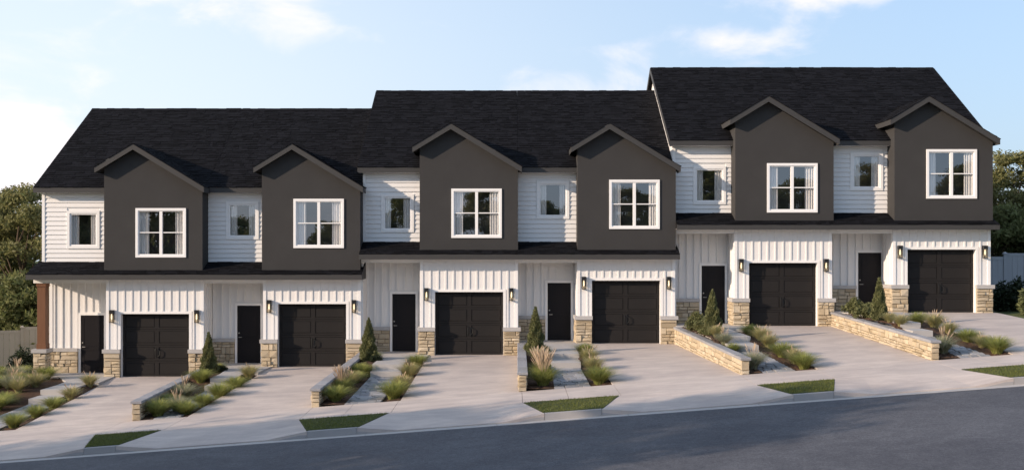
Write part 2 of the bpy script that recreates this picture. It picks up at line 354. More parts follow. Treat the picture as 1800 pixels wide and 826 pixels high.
# verges (grass strips between the drive aprons): (back x0, x1, front x0, x1)
VG = [(-16.6, -14.4, -16.1, -14.9), (-10.45, -8.79, -10.0, -9.25), (-5.33, -3.09, -4.79, -3.62), (.285, 2.68, .76, 2.10), (6.14, 8.08, 6.58, 7.52), (11.26, 13.6, 11.72, 13.0), (17.6, 20.5, 18.1, 19.9)]
def kerbtop(X): return g(X)+.135
VSIDE = ['left of the leftmost driveway', 'in front of the second walkway from left', 'in front of the third walkway from left', 'in front of the fourth walkway from left', 'in front of the fifth walkway from left', 'in front of the sixth walkway from left', 'right of the rightmost driveway']
rv = random.Random(3)
for k, (b0, b1, f0, f1) in enumerate(VG):
    yk = YK+.16; tk = .14/(YV-YK-.02); f0, f1 = lerp(f0, b0, tk), lerp(f1, b1, tk)
    q = lambda s, t: (lerp(lerp(f0, f1, s), lerp(b0, b1, s), t), lerp(yk, YV, t))
    if k in (0, 6): pass
    V = []; F = []; n = 10
    for a in range(n+1):
        for b in range(n+1):
            X, Y = q(a/n, b/n); V.append((X, Y, lerp(kerbtop(X), zs(X, YV), b/n)+.004+rv.uniform(0, .012)))
    for a in range(n):
        for b in range(n): F.append((a*(n+1)+b, (a+1)*(n+1)+b, (a+1)*(n+1)+b+1, a*(n+1)+b+1))
    n1_ = n+1; loop = [a*n1_ for a in range(n1_)]+[n*n1_+b for b in range(1, n1_)]+[a*n1_+n for a in range(n-1, -1, -1)]+[b for b in range(n-1, 0, -1)]
    m_ = len(V); V += [(V[q_][0], V[q_][1], V[q_][2]-.3) for q_ in loop]
    for q_ in range(len(loop)): F.append((loop[q_], m_+q_, m_+(q_+1) % len(loop), loop[(q_+1) % len(loop)]))
    vo = MB().add(V, F).obj('verge_lawn', M['soil'], kind='stuff', label='small clipped lawn strip '+VSIDE[k], cat='lawn', group='lawn strips between driveway aprons')
    if k in (0, 6): continue
    # blades
    nb = 5200; rr = np.random.default_rng(k+11); s = rr.uniform(.005, .995, nb); t = rr.uniform(.005, .99, nb)
    X = (f0+(f1-f0)*s)*(1-t)+(b0+(b1-b0)*s)*t; Y = yk+(YV-yk)*t; Z = (GR*X+.135)*(1-t)+(GR*X+.14+.0125*(YV-YK))*t
    an = rr.uniform(0, 6.28, nb); h = rr.uniform(.025, .06, nb); wv = .006; le = rr.uniform(-.035, .035, (nb, 2))
    P = np.zeros((nb, 3, 3)); P[:, 0] = np.stack([X-wv*np.cos(an), Y-wv*np.sin(an), Z], 1); P[:, 1] = np.stack([X+wv*np.cos(an), Y+wv*np.sin(an), Z], 1)
    P[:, 2] = np.stack([X+le[:, 0], Y+le[:, 1], Z+h], 1)
    inst('grass_blades', npmesh('grass_blades', P.reshape(-1, 3), np.arange(nb*3).reshape(-1, 3), M['lawn']), vo, kind='stuff')
    # kerb along the verge: straight full-height stone and two tapering ends
    kb = thing('kerb', 'concrete kerb with tapered ends '+VSIDE[k].replace('in front of', 'at the road before'), 'kerb', (0, 0, 0), kind='structure')
    for nm, a0, a1, h0, h1 in (('kerb_stone', VG[k][2], VG[k][3], 1, 1), ('kerb_end', VG[k][2]-.95, VG[k][2], 0, 1), ('kerb_end', VG[k][3], VG[k][3]+.95, 1, 0)):
        a0 += .006; a1 -= .006
        t0 = g(a0)-.012+h0*.147; t1 = g(a1)-.012+h1*.147
        MB().hexa([(a0, YK, g(a0)-.25), (a1, YK, g(a1)-.25), (a1, YK+.16, g(a1)-.25), (a0, YK+.16, g(a0)-.25)],
                  [(a0, YK+.025, t0), (a1, YK+.025, t1), (a1, YK+.16, t1+.002), (a0, YK+.16, t0+.002)]).obj(nm, M['kerb'], kb)
# plain kerbs beyond the houses
for a0, a1, lb in ((-60, -17.6, 'long kerb running downhill left of the townhouses'), (21.2, 60, 'long kerb running uphill right of the townhouses')):
    MB().hexa([(a0, YK, g(a0)-.25), (a1, YK, g(a1)-.25), (a1, YK+.16, g(a1)-.25), (a0, YK+.16, g(a0)-.25)],
              [(a0, YK+.025, g(a0)+.135), (a1, YK+.025, g(a1)+.135), (a1, YK+.16, g(a1)+.135), (a0, YK+.16, g(a0)+.135)]).obj('kerb', M['kerb'], kind='structure', label=lb)
# sidewalk slabs
sw_ = sheet('sidewalk', M['joint'], YV+.01, YS-.01, lambda x: (zs(x, YV)-.05, zs(x, YS)-.05), -30, 30, 20, kind='structure', label='concrete sidewalk between lawn strips and front yards')
cuts = [-30, -27, -24, -21, -18, -16.6, -14.4]
for k in range(1, 6): cuts += [VG[k][0]-.02, (VG[k][0]+VG[k][1])/2-.05, VG[k][1]+.05]
cuts += [17.6, 20.5, 23.5, 26.5, 30]
for a0, a1 in zip(cuts, cuts[1:]):
    a0 += .005; a1 -= .005
    sk = lambda a: a          # front corners
    MB().hexa([(a0, YV, zs(a0)-.2), (a1, YV, zs(a1)-.2), (a1, YS, zs(a1)-.2), (a0, YS, zs(a0)-.2)],
              [(a0, YV, zs(a0, YV)), (a1, YV, zs(a1, YV)), (a1, YS, zs(a1, YS)), (a0, YS, zs(a0, YS))]).obj('sidewalk_slab', M['concrete'], sw_)
# driveways with aprons
DL = ['first', 'second', 'third', 'fourth', 'fifth', 'sixth']
for i in range(6):
    V = []; F = []; nu, nv = 10, 16
    for a in range(nv+1):
        Y = lerp(YS+.012, .32, a/nv)
        for b in range(nu+1):
            X = lerp(drive_l(i, Y), drive_r(i, Y), b/nu); V.append((X, Y, drive_z(i, X, Y)))
    for a in range(nv):
        for b in range(nu): F.append((a*(nu+1)+b, a*(nu+1)+b+1, (a+1)*(nu+1)+b+1, (a+1)*(nu+1)+b))
    n = len(V); V += [(x, y, z-.35) for x, y, z in V]
    edge = [b for b in range(nu+1)]+[(a+1)*(nu+1)-1 for a in range(1, nv+1)]+[nv*(nu+1)+b for b in range(nu-1, -1, -1)]+[a*(nu+1) for a in range(nv-1, 0, -1)]
    for a, b in zip(edge, edge[1:]+edge[:1]): F.append((a, a+n, b+n, b))
    dv = MB().add(V, F).obj('driveway', M['concrete'], kind='structure', label='pale concrete driveway of the %s townhouse from left' % DL[i])
    # apron from the sidewalk down to the gutter, flaring up to the kerb ends
    va, vb = VG[i], VG[i+1]; bx0, bx1, fx0, fx1 = va[1]+.003, vb[0]-.003, va[3]+.003, vb[2]-.003
    fr = [0, .5, .95]; W_ = fx1-fx0
    fp = [0, .32, .64, .95]+[lerp(.95, W_-.95, k/6) for k in range(1, 6)]+[W_-.95, W_-.64, W_-.32, W_]
    V = []; F = []; nr = 6
    for p in fp:
        X0 = fx0+p; X1 = lerp(bx0, bx1, p/W_); up = max(0, 1-min(p, W_-p)/.95)
        z0 = g(X0)+.012+up*.125; z1 = zs(X1, YV)
        for a in range(nr+1):
            t = a/nr; V.append((lerp(X0, X1, t), lerp(YK+.17 if False else YK+.02, YV-.012, t), lerp(z0, z1, t)))
    for c_ in range(len(fp)-1):
        for a in range(nr): F.append((c_*(nr+1)+a, (c_+1)*(nr+1)+a, (c_+1)*(nr+1)+a+1, c_*(nr+1)+a+1))
    n = len(V); V += [(x, y, z-.25) for x, y, z in V]
    e = [c_*(nr+1) for c_ in range(len(fp))]
    for a, b in zip(e, e[1:]): F.append((a, a+n, b+n, b))
    MB().add(V, F).obj('apron', M['concrete'], dv)

# walkways: pavers, two steps, landing
PAV = [stone_mesh(80+s, 'paver', .02, .03) for s in range(3)]
def slabpoly(b, pts, z1, z0):
    n = len(pts); b.add([(x, y, z0) for x, y in pts]+[(x, y, z1) for x, y in pts], [tuple(range(n-1, -1, -1)), tuple(range(n, 2*n))]+[(k, (k+1)%n, (k+1)%n+n, k+n) for k in range(n)])
for i in range(6):
    zp = ZB[i]+.03; y1, y2 = STEP1[i], STEP2[i]; rnd = random.Random(100+i)
    zfr = zs(sum(WALKF[i])/2)+.005; zen = zp-.33
    wk = MB().hexa([(WALKF[i][0], YS, zfr-.4), (WALKF[i][1], YS, zfr-.4), (WALKB[i][1], y1, zen-.4), (WALKB[i][0], y1, zen-.4)],
                   [(WALKF[i][0], YS, zs(WALKF[i][0])-.06), (WALKF[i][1], YS, zs(WALKF[i][1])-.06), (WALKB[i][1], y1, zen-.06), (WALKB[i][0], y1, zen-.06)]).obj('walkway', M['joint'], kind='structure', label='stepped paver walkway to the %s front door from left' % ORD[i])
    # pavers in running courses of mixed lengths
    Ln = y1-YS; rows = int(Ln/.24); rh = Ln/rows
    for r in range(rows):
        Y = YS+(r+.5)*rh; t = (Y-YS)/Ln
        xa, xb = lerp(WALKF[i][0], WALKB[i][0], t), lerp(WALKF[i][1], WALKB[i][1], t); xx = xa
        first = True
        while xx < xb-.02:
            w = rnd.choice((.24, .36, .48)) if not first else rnd.choice((.12, .2, .3)); first = False
            if xb-xx-w < .1: w = xb-xx
            xc = xx+w/2; zc = lerp(zs(xc), zen, t)
            sl_ = (zen-zfr)/Ln
            # stone_mesh faces -y: turn it to look up, then follow the fall of the path
            o = inst('paver', PAV[rnd.randrange(3)], wk, (xc, Y, zc-.028+rnd.uniform(-.003, .003)), (R(-90)+math.atan(sl_), 0, 0), (w-.02, .06, rh-.02))
            xx += w
    xl_, xr_ = WALKB[i]; sb = MB(); slabpoly(sb, [(xl_, y1-.02), (xr_, y1-.02), (xr_, y2+.3), (xl_, y2+.3)], zp-.165, zp-.7); sb.obj('step', M['step'], wk)
    rx0 = XL[i]+.02 if i else XL[i]-.12
    lx = xl_ if i != 5 else 11.86
    lb = MB(); slabpoly(lb, [(xl_-.015, y2), (xr_+.015, y2), (xr_+.015, -1.92), (drive_l(i, -1.92)-.008, -1.92), (drive_l(i, 0)-.008, -.02), (C[i]-1.68, -.02), (C[i]-1.68, 1.2), (rx0, 1.2), (rx0, -.25), (lx-.3 if i else xl_-.9, -.25), (lx-.1, -1.6), (lx-.015, y2+1.2)], zp, zp-.6)
    lb.obj('landing', M['step'], wk)
# planting beds
def bed(name, i, fl, fr_, y0, y1, label, seed, lift=0.0):
    V = []; F = []; rr = random.Random(seed); nv = max(6, int((y1-y0)/.12)); nu = 9
    for a in range(nv+1):
        Y = lerp(y0, y1, a/nv); xa, xb = fl(Y), fr_(Y)
        for b in range(nu+1):
            X = lerp(xa, xb, b/nu); e = 0 if b in (0, nu) or a in (0, nv) else 1
            V.append((X, Y, bed_z(i, X, Y)+lift+e*rr.uniform(-.012, .03)))
    for a in range(nv):
        for b in range(nu): F.append((a*(nu+1)+b, a*(nu+1)+b+1, (a+1)*(nu+1)+b+1, (a+1)*(nu+1)+b))
    return MB().add(V, F).obj(name, M['mulch'], kind='structure', label=label)
for i in range(6):
    if i: bed('planting_bed', i, lambda Y, i=i: wall_x(i, Y)+.08, lambda Y, i=i: walk_x(i, Y)[0]+.02, YS+.01, -.3, 'mulched bed between stone wall and walkway of the %s townhouse' % ORD[i], i)
    else: bed('planting_bed', i, lambda Y: -20.5+.0*Y, lambda Y: walk_x(0, Y)[0]+.02, YS+.01, .6, 'wide mulched bed left of the first walkway', 9)
    bed('planting_bed', i, lambda Y, i=i: walk_x(i, Y)[1]-.02, lambda Y, i=i: drive_l(i, Y)+.005, YS+.01, -1.9, 'narrow mulched bed between walkway and driveway of the %s townhouse' % ORD[i], 20+i)

# ------------------------------------------------------------------ retaining walls
for i in range(1, 6):
    yb = -.12; p0 = Vector((WF[i], YS, WTF[i])); p1 = Vector((WB[i], yb, WTB[i])); dv = p1-p0; L = dv.length
    th = math.atan2(dv.y, dv.x); pitch = math.asin(dv.z/L)
    rw = inst('retaining_wall', None, None, p0, (0, 0, 0), label='low tan stone wall with grey cap left of the %s walkway' % ORD[i], cat='wall', group='low stone walls between the front yards')
    rw.rotation_euler = (Matrix.Rotation(th, 4, 'Z') @ Matrix.Rotation(-pitch, 4, 'Y')).to_euler()
    rnd = random.Random(200+i); H = .78; hw = .055
    MB().box(.03, L, -hw, hw, -H, -.065).obj('core', M['mortar'], rw)
    # local frame: x along the wall away from the street; -y is the right-hand side, +y the left-hand side
    stones(rw, 0.0, -hw, -H, 0, L, H-.07, rnd, .055, True)                 # right face
    stones(rw, L, hw, -H, math.pi, L, H-.07, rnd, .055, True)              # left face
    stones(rw, .03, hw+.052, -H, -math.pi/2, 2*hw+.104, H-.07, rnd, .055)  # street end
    x = -.07
    while x < L:
        w = rnd.uniform(.55, .85)
        if L-x-w < .3: w = L-x
        inst('cap_stone', rnd.choice(CAPS), rw, (x+w/2, 0, -.035+rnd.uniform(-.003, .003)), (R(-90), 0, 0), (w-.008, .07, .285)); x += w

# ------------------------------------------------------------------ townhouses
def shingles(m_parent, o, u, v, n, Lv, urange, rnd, expo=.15, name='shingles'):
    V = []; F = []; o, u, v, n = map(Vector, (o, u, v, n)); k = 0; s = 0.0
    while s < Lv-.01:
        e = min(expo, Lv-s); a, b = urange(s+e/2); x = a-rnd.uniform(0, .2)
        while x < b:
            w = rnd.choice((.12, .17, .22, .3, .4))*rnd.uniform(.85, 1.15); x0, x1 = max(x, a), min(x+w, b); x += w
            if x1-x0 < .03: continue
            t = rnd.choice((.010, .014, .022, .026)); dp = rnd.uniform(0, .012); x1 -= .004
            p = lambda x_, s_, h: tuple(o+u*x_+v*s_+n*h)
            q = len(V); V += [p(x0, s-dp, t), p(x1, s-dp, t), p(x1, s+e, .006), p(x0, s+e, .006), p(x0, s-dp, -.01), p(x1, s-dp, -.01), p(x1, s+e, -.01), p(x0, s+e, -.01)]
            F += [(q, q+1, q+2, q+3), (q+4, q+5, q+1, q), (q+5, q+6, q+2, q+1), (q+7, q+4, q, q+3)]
        s += e
    return MB().add(V, F).obj(name, M['shingle'], m_parent, kind='stuff')
def hole_wall(b, x0, x1, y0, y1, z0, zt, hx0, hx1, hz0, hz1):
    b.box(x0, hx0, y0, y1, z0, zt); b.box(hx1, x1, y0, y1, z0, zt); b.box(hx0, hx1, y0, y1, z0, hz0); b.box(hx0, hx1, y0, y1, hz1, zt)
def window(T, x0, x1, z0, z1, y, seed, big):
    """outer casing x0..x1, z0..z1 on a wall whose face is at y"""
    rnd = random.Random(seed); cw = .085 if big else .095
    b = MB().ring(x0, x1, z0, z1, cw, y-.04, y+.05)
    win = b.obj('window', M['trim'], T)
    i0, i1, k0, k1 = x0+cw, x1-cw, z0+cw, z1-cw
    fw = .03 if big else .05
    MB().ring(i0, i1, k0, k1, fw, y-.012, y+.07).obj('frame', M['trim'], win)
    i0 += fw; i1 -= fw; k0 += fw; k1 -= fw; yg = y+.035
    panes = [(i0, i1, k0, k1)]
    if big:
        xc, zc = (i0+i1)/2, (k0+k1)/2+.01; f = MB().box(xc-.05, xc+.05, y-.02, y+.07, k0, k1); f.obj('mullion', M['trim'], win)
        for a, b_ in ((i0, xc-.05), (xc+.05, i1)): MB().box(a, b_, y-.005, y+.06, zc-.017, zc+.017).obj('glazing_bar', M['trim'], win)
        panes = [(i0, xc-.05, k0, zc-.017), (i0, xc-.05, zc+.017, k1), (xc+.05, i1, k0, zc-.017), (xc+.05, i1, zc+.017, k1)]
    for a, b_, c_, d_ in panes:
        tl = rnd.uniform(-.0012, .0012)
        MB().add([(a, yg+tl, c_), (b_, yg-tl, c_), (b_, yg-tl+.001, d_), (a, yg+tl+.001, d_)], [(0, 1, 2, 3)]).obj('pane', M['glass'], win)
    for side in (0, 1):
        w = rnd.uniform(.27, .34) if big else rnd.uniform(.20, .27); n = 44; V = []; F = []; ph = rnd.uniform(0, 6)
        for k in range(n+1):
            xx = (i0-.02+w*k/n) if side == 0 else (i1+.02-w+w*k/n)
            yy = y+.105+.028*math.sin(ph+k/n*w*2*math.pi/.085)+.008*math.sin(ph*2+k*.9)
            V += [(xx, yy, k0-.03), (xx+.006*math.sin(k), yy-.006, k1+.03)]
        for k in range(n): F.append((2*k, 2*k+2, 2*k+3, 2*k+1))
        MB().add(V, F).obj('curtain', M['curtain'], win)
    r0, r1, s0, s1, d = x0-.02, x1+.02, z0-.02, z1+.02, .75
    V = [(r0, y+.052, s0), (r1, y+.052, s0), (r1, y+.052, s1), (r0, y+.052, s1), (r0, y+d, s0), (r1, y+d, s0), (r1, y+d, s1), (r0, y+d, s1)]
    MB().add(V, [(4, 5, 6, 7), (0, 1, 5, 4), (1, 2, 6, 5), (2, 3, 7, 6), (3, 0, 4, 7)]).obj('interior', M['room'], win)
    return win
def lamp(T, x, z0, y):
    w = .062
    l = MB(); l.box(x-.055, x+.055, y-.022, y, z0+.10, z0+.40)
    for sx in (-1, 1):
        for yy in (y-.165, y-.035): l.box(x+sx*w-.008, x+sx*w+.008, yy-.008, yy+.008, z0, z0+.30)
    l.box(x-w-.008, x+w+.008, y-.173, y-.027, z0-.012, z0+.008)
    L_ = l.obj('wall_lamp', M['metal'], T)
    MB().box(x-w-.01, x+w+.01, y-.178, y-.02, z0+.30, z0+.43).obj('lamp_cap', M['metal'], L_)
    MB().box(x-w+.004, x+w-.004, y-.16, y-.04, z0+.008, z0+.30).obj('lamp_glass', M['lampglass'], L_)
    MB().tube([(x, y-.1, z0+.3), (x, y-.1, z0+.22), (x, y-.1, z0+.13), (x, y-.1, z0+.09)], [.014, .022, .026, .010], 8).obj('bulb', M['bulb'], L_)
def pier(T, x0, x1, y1, zt, rnd, left=None, right=None):
    """stone pier on a wall face at Y 0: core, stones, cap; left/right give how far back the side faces run"""
    p = MB().box(x0+.05, x1-(.05 if right else .004), -.03, y1, -.8, zt-.13).obj('stone_pier', M['mortar'], T)
    a = x0 if left else x0; Wd = x1-x0
    stones(p, x0, -.03, -.30, 0, Wd, zt-.13+.30, rnd)
    if left: stones(p, x0+.05, left, -.30, -math.pi/2, left+.03, zt-.13+.30, rnd, .06)
    if right: stones(p, x1-.05, -.03, -.30, math.pi/2, right+.03, zt-.13+.30, rnd, .06)
    cx0 = x0-.04 if left else x0-.012; cx1 = x1+.04 if right else x1+.012
    MB().box(cx0, cx1, -.155, 0, zt-.13, zt).obj('cap_stone', M['cap'], p)
    if left: MB().box(cx0, x0+.055, .003, left, zt-.128, zt-.003).obj('cap_stone', M['cap'], p)
    if right: MB().box(x1-.055, cx1, .003, right, zt-.128, zt-.003).obj('cap_stone', M['cap'], p)
    return p
HL = ['leftmost townhouse, lowest on the slope, with timber porch post', 'second townhouse from left, beside the first roof step', 'third townhouse from left, just above the first roof step',
      'fourth townhouse from left, just below the second roof step', 'fifth townhouse from left, just above the second roof step', 'rightmost townhouse, highest on the slope']
for i in range(6):
    c, zb, B = C[i], ZB[i], BL[i]; rnd = random.Random(300+i); Lz = lambda z: z-zb
    T = thing('townhouse', HL[i], 'house', (c, 0, zb), group='terraced townhouses')
    xl, xr = XL[i]-c, XR[i]-c; zso = Lz(PB[B])+.03; hb = Lz(HB[B]); ze = Lz(EAVE[B]); zr = Lz(RIDGE[B]); zf = Lz(PF[B]); zfb = Lz(PB[B]); zw = Lz(PWALL[B])
    # garage front
    gw = MB(); gw.box(-1.715, -1.2, 0, .225, -.8, zso); gw.box(1.2, 1.715, 0, .225, -.8, zso); gw.box(-1.2, 1.2, 0, .225, 2.22, zso); gw = gw.obj('garage_wall', M['white'], T)
    for k in range(-6, 7):
        x = k*.272; z0 = 2.315 if abs(x) < 1.3 else .98
        if abs(x) < 1.58: inst('batten', BOX1['white'], gw, (x, -.011, z0), (0,0,0), (.055, .024, zso-z0-.001))
    for x in (-1.665, 1.665): inst('corner_board', BOX1['trim'], gw, (x, -.010, .98), (0,0,0), (.104, .026, zso-.981))
    cs = MB(); cs.box(-1.295, 1.295, -.022, .002, 2.22, 2.312); cs.box(-1.295, -1.202, -.022, .002, .98, 2.218); cs.box(1.202, 1.295, -.022, .002, .98, 2.218); cs.obj('door_casing', M['trim'], gw)
    # side returns of the garage
    for sx in (-1, 1):
        rw = MB().box(min(sx*1.71, sx*1.6), max(sx*1.71, sx*1.6), .226, 1.36, -.8, zso).obj('return_wall', M['white'], T)
        for y in (.05, .36, .63, .90): inst('batten', BOX1['white'], rw, (sx*1.718, y+.02, .98), (0,0,0), (.030, .05, zso-.981))
    if i in (2, 4): MB().box(xl+.004, xl+.06, .1, 1.21, -.8, zso).obj('return_wall', M['white'], T)
    # stone piers
    pier(T, -1.775, -1.2, .02, .98, rnd, left=.86)
    pier(T, 1.2, 1.775, .02, .98, rnd, right=.86)
    # garage door
    gd = MB().box(-1.2, 1.2, .225, .30, 0.01, 2.25)
    sh = 2.22/4; sw = .085
    for r in range(4):
        z0, z1 = r*sh+.006+.012*(r == 0), (r+1)*sh-.006
        gd.box(-1.2, 1.2, .200, .226, z1-.062, z1); gd.box(-1.2, 1.2, .200, .226, z0, z0+.062)
        for xa, xb in ((-1.2, -1.2+sw), (-.075, .075), (1.2-sw, 1.2)): gd.box(xa, xb, .200, .226, z0+.062, z1-.062)
    gd = gd.obj('garage_door', M['garage'], T)
    for r in range(4):
        for xa, xb in ((-1.2+sw, -.075), (.075, 1.2-sw)):
            z0, z1 = r*sh+.068, (r+1)*sh-.068
            MB().hexa([(xa+.004, .2235, z0), (xb-.004, .2235, z0), (xb-.004, .2235, z1), (xa+.004, .2235, z1)][::1],
                      [(xa+.03, .213, z0+.03), (xb-.03, .213, z0+.03), (xb-.03, .213, z1-.03), (xa+.03, .213, z1-.03)]).obj('door_panel', M['garage'], gd)
    zh = sh*1.5
    hd = MB().tube([(-.045, .2, zh-.14), (-.045, .16, zh-.14), (-.045, .15, zh-.09), (-.045, .15, zh+.09), (-.045, .16, zh+.14), (-.045, .2, zh+.14)], [.013]*6, 6); hd.box(-.065, -.025, .192, .2, zh-.17, zh+.17); hd.obj('handle', M['metal'], gd)
    hd = MB().tube([(.045, .2, zh-.14), (.045, .15, zh-.13), (.115, .14, zh-.07), (.115, .14, zh+.07), (.045, .15, zh+.13), (.045, .2, zh+.14)], [.013]*6, 6); hd.box(.025, .065, .192, .2, zh-.17, zh+.17); hd.obj('handle', M['metal'], gd)
    # lamps
    for x in (-1.49, 1.49): lamp(T, x, 1.93, -.022 if abs(x) > 9 else 0)
    # entry recess
    bd = .034 if i == 0 else .055
    ew = MB().box(xl+.002, -1.6, 1.2, 1.36, -.8, zso).obj('entry_wall', M['white'], T)
    dx = DOORX[i]-c; dw = .84; dz = .035
    x = -1.83
    while x > xl+.1:
        if dx-.12 < x < dx+dw+.12: inst('batten', BOX1['white'], ew, (x, 1.202-bd/2, 2.24), (0,0,0), (.05, bd, zso-2.241))
        elif x <= dx-.1: inst('batten', BOX1['white'], ew, (x, 1.202-bd/2, .92), (0,0,0), (.05, bd, zso-.921))
        else: inst('batten', BOX1['white'], ew, (x, 1.202-bd/2, 0), (0,0,0), (.05, bd, zso-.001))
        x -= .272
    inst('corner_board', BOX1['trim'], ew, (xl+.06, 1.186, .92), (0,0,0), (.11, .03, zso-.921))
    fd = MB().box(dx, dx+dw, 1.175, 1.2, dz, dz+2.07)
    fd = fd.obj('front_door', M['door'], T)
    fr = MB().ring(dx+.004, dx+dw-.004, dz+.004, dz+2.066, .11, 1.164, 1.176); fr.box(dx+.11, dx+dw-.11, 1.164, 1.176, dz+.80, dz+.93); fr.obj('stile_frame', M['door'], fd)
    MB().box(dx+.13, dx+dw-.13, 1.168, 1.176, dz+.135, dz+.78).obj('door_panel', M['door'], fd); MB().box(dx+.13, dx+dw-.13, 1.168, 1.176, dz+.95, dz+1.93).obj('door_panel', M['door'], fd)
    hx = dx+.065
    MB().tube([(hx, 1.17, dz+.93), (hx, 1.12, dz+.93), (hx+.11, 1.115, dz+.93)], [.018, .012, .01], 6).obj('handle', M['nickel'], fd)
    MB().tube([(hx, 1.17, dz+1.08), (hx, 1.145, dz+1.08)], [.026, .024], 8).obj('deadbolt', M['nickel'], fd)
    dc = MB(); dc.box(dx-.085, dx+dw+.085, 1.15, 1.2, dz+2.072, dz+2.16); dc.box(dx-.085, dx-.002, 1.15, 1.2, 0, dz+2.07); dc.box(dx+dw+.002, min(dx+dw+.085, -1.722), 1.15, 1.2, 0, dz+2.07); dc.obj('door_casing', M['trim'], ew)
    # stone wainscot left of the entry door
    x0, x1 = xl+(.065 if i in (2, 4) else .01), dx-.095
    wc = MB().box(x0, x1, 1.16, 1.2, -.8, .80).obj('stone_wainscot', M['mortar'], T)
    stones(wc, x0, 1.16, -.15, 0, x1-x0, .95, rnd, .07)
    MB().box(x0, x1+.01, 1.05, 1.2, .80, .92).obj('cap_stone', M['cap'], wc)
    # porch beam
    x0 = xl-.08 if i == 0 else xl+.004
    pb = MB().box(x0, -1.718, 0.004, .20, hb, zso)
    if i == 0: pb.box(xl-.08, xl+.10, .201, 1.19, hb, zso)
    pb.obj('porch_beam', M['trim'], T)
    if i == 0:
        px0, px1 = -4.28, -3.83
        pp = MB().box(px0+.05, px1-.05, .03, .47, -.8, .85).obj('stone_pier', M['mortar'], T)
        stones(pp, px0, .03, -.3, 0, px1-px0, 1.15, rnd, .06); stones(pp, px1-.05, .03, -.3, math.pi/2, .44, 1.15, rnd, .055); stones(pp, px0+.05, .47, -.3, -math.pi/2, .44, 1.15, rnd, .055)
        MB().box(px0-.04, px1+.04, -.09, .53, .85, .98).obj('cap_stone', M['cap'], pp)
        po = MB().box(-4.17, -3.88, .06, .36, .98, hb).obj('porch_post', M['wood'], T)
        MB().box(-4.19, -3.86, .04, .38, .981, 1.16).obj('post_base', M['wood'], po); MB().box(-4.195, -3.855, .035, .385, hb-.12, hb-.001).obj('post_capital', M['wood'], po)
    # porch roof
    ex0 = .12 if i == 0 else 0.0; ex1 = .10 if i in (1, 3, 5) else -.0015
    a, b = xl-ex0+(.0015 if i else 0), xr+ex1; y0, y1 = -.50, .60; sl_ = (zw-zf)/(y1+.53); zt = lambda y: zf+(y+.53)*sl_
    pr = MB().prism_x([(y0, zfb+.04), (y1, zfb+.04), (y1, zt(y1)), (y0, zt(y0))][::1], a, b).obj('porch_roof', M['roofdeck'], T)
    MB().box(a-.004, b+(.004 if ex1 > 0 else 0), -.53, -.502, zfb, zf-.004).obj('fascia', M['fascia'], pr)
    MB().box(a+.01, b-.01, -.501, 1.19, zfb+.032, zfb+.05).obj('soffit', M['trim'], pr)
    for flag, x0, x1 in ((ex0 > 0, a-.004, a+.02), (ex1 > 0, b-.02, b+.004)):
        if flag: MB().prism_x([(-.501, zfb), (.55, zfb+.02), (.55, zt(.55)-.003), (-.501, zt(-.501)-.003)], x0, x1).obj('fascia', M['fascia'], pr)
    dvec = Vector((0, y1+.54, zt(y1)-zt(-.54))); Lv = dvec.length; dvec.normalize()
    shingles(pr, (0, -.54, zt(-.54)), (1, 0, 0), dvec, Vector((0, -dvec.z, dvec.y)), Lv, lambda s: (a, b), rnd, .14)
    # upper wall with lap siding and the small window
    uy = .59; bx = -1.70; zt_w = ze-.20; zb_w = zw-.02
    wx0, wx1 = SWX[i]-c-.583, SWX[i]-c+.583; wz0 = Lz(SWZ[i]); wz1 = wz0+1.353
    ub = MB(); hole_wall(ub, xl, bx, uy+.002, uy+.10, zb_w-.6, zt_w, wx0+.05, wx1-.05, wz0+.05, wz1-.05); ub = ub.obj('upper_wall', M['white'], T)
    e = .163; z = zb_w
    xs0 = xl+(.10 if i in (0, 2, 4) else .0); 
    while z < zt_w-.01:
        h = min(e, zt_w-z)
        segs = [(xs0, bx)] if z+h <= wz0+.01 or z >= wz1-.01 else [(xs0, wx0-.002), (wx1+.002, bx)]
        for sa, sb in segs:
            if sb-sa > .02: inst('siding_board', BOARD, ub, ((sa+sb)/2, uy, z), (0,0,0), (sb-sa, 1, h+.006))
        z += h
    if i in (0, 2, 4): inst('corner_board', BOX1['trim'], ub, (xl+.048, uy-.02, zb_w-.02), (0,0,0), (.10, .05, zt_w-zb_w+.02))
    window(T, wx0, wx1, wz0, wz1, uy-.012, 500+i, False)
    # bay with offset gable
    xp, gl, gr_ = -.62, -1.93, 1.83; zp = ze+1.46; sg = .605; under = .17
    gt = lambda x: zp-sg*abs(x-xp)-under
    yb0, yb1 = -.20, -.05; zbb = zt(-.2)-.005
    vx0 = .27-.882; vx1 = .27+.882; vz0 = Lz(BWIN[i]); vz1 = vz0+1.72
    h0, h1, k0, k1 = vx0+.05, vx1-.05, vz0+.05, vz1-.05
    bw = MB(); bw.prism_y([(-1.72, zbb), (h0, zbb), (h0, gt(h0)), (xp, gt(xp)), (-1.72, gt(-1.72))], yb0, yb1) if xp < h0 else None
    if xp >= h0: raise RuntimeError('peak over window')
    bw.prism_y([(h1, zbb), (1.72, zbb), (1.72, gt(1.72)), (h1, gt(h1))], yb0, yb1)
    bw.prism_y([(h0, zbb), (h1, zbb), (h1, k0), (h0, k0)], yb0, yb1); bw.prism_y([(h0, k1), (h1, k1), (h1, gt(h1)), (h0, gt(h0))], yb0, yb1)
    for x0, x1, top in ((-1.719, -1.57, gt(-1.72)), (1.57, 1.719, gt(1.72))): bw.box(x0, x1, yb1, 1.5 if x0 < 0 else .62, zbb-.3, top-.01)
    bw.obj('bay_wall', M['stucco'], T)
    window(T, vx0, vx1, vz0, vz1, yb0, 600+i, True)
    yf = -.47; zg = lambda x: zp-sg*abs(x-xp)
    yback = lambda z: .2+(z-ze)/.614+.25
    gb = MB()
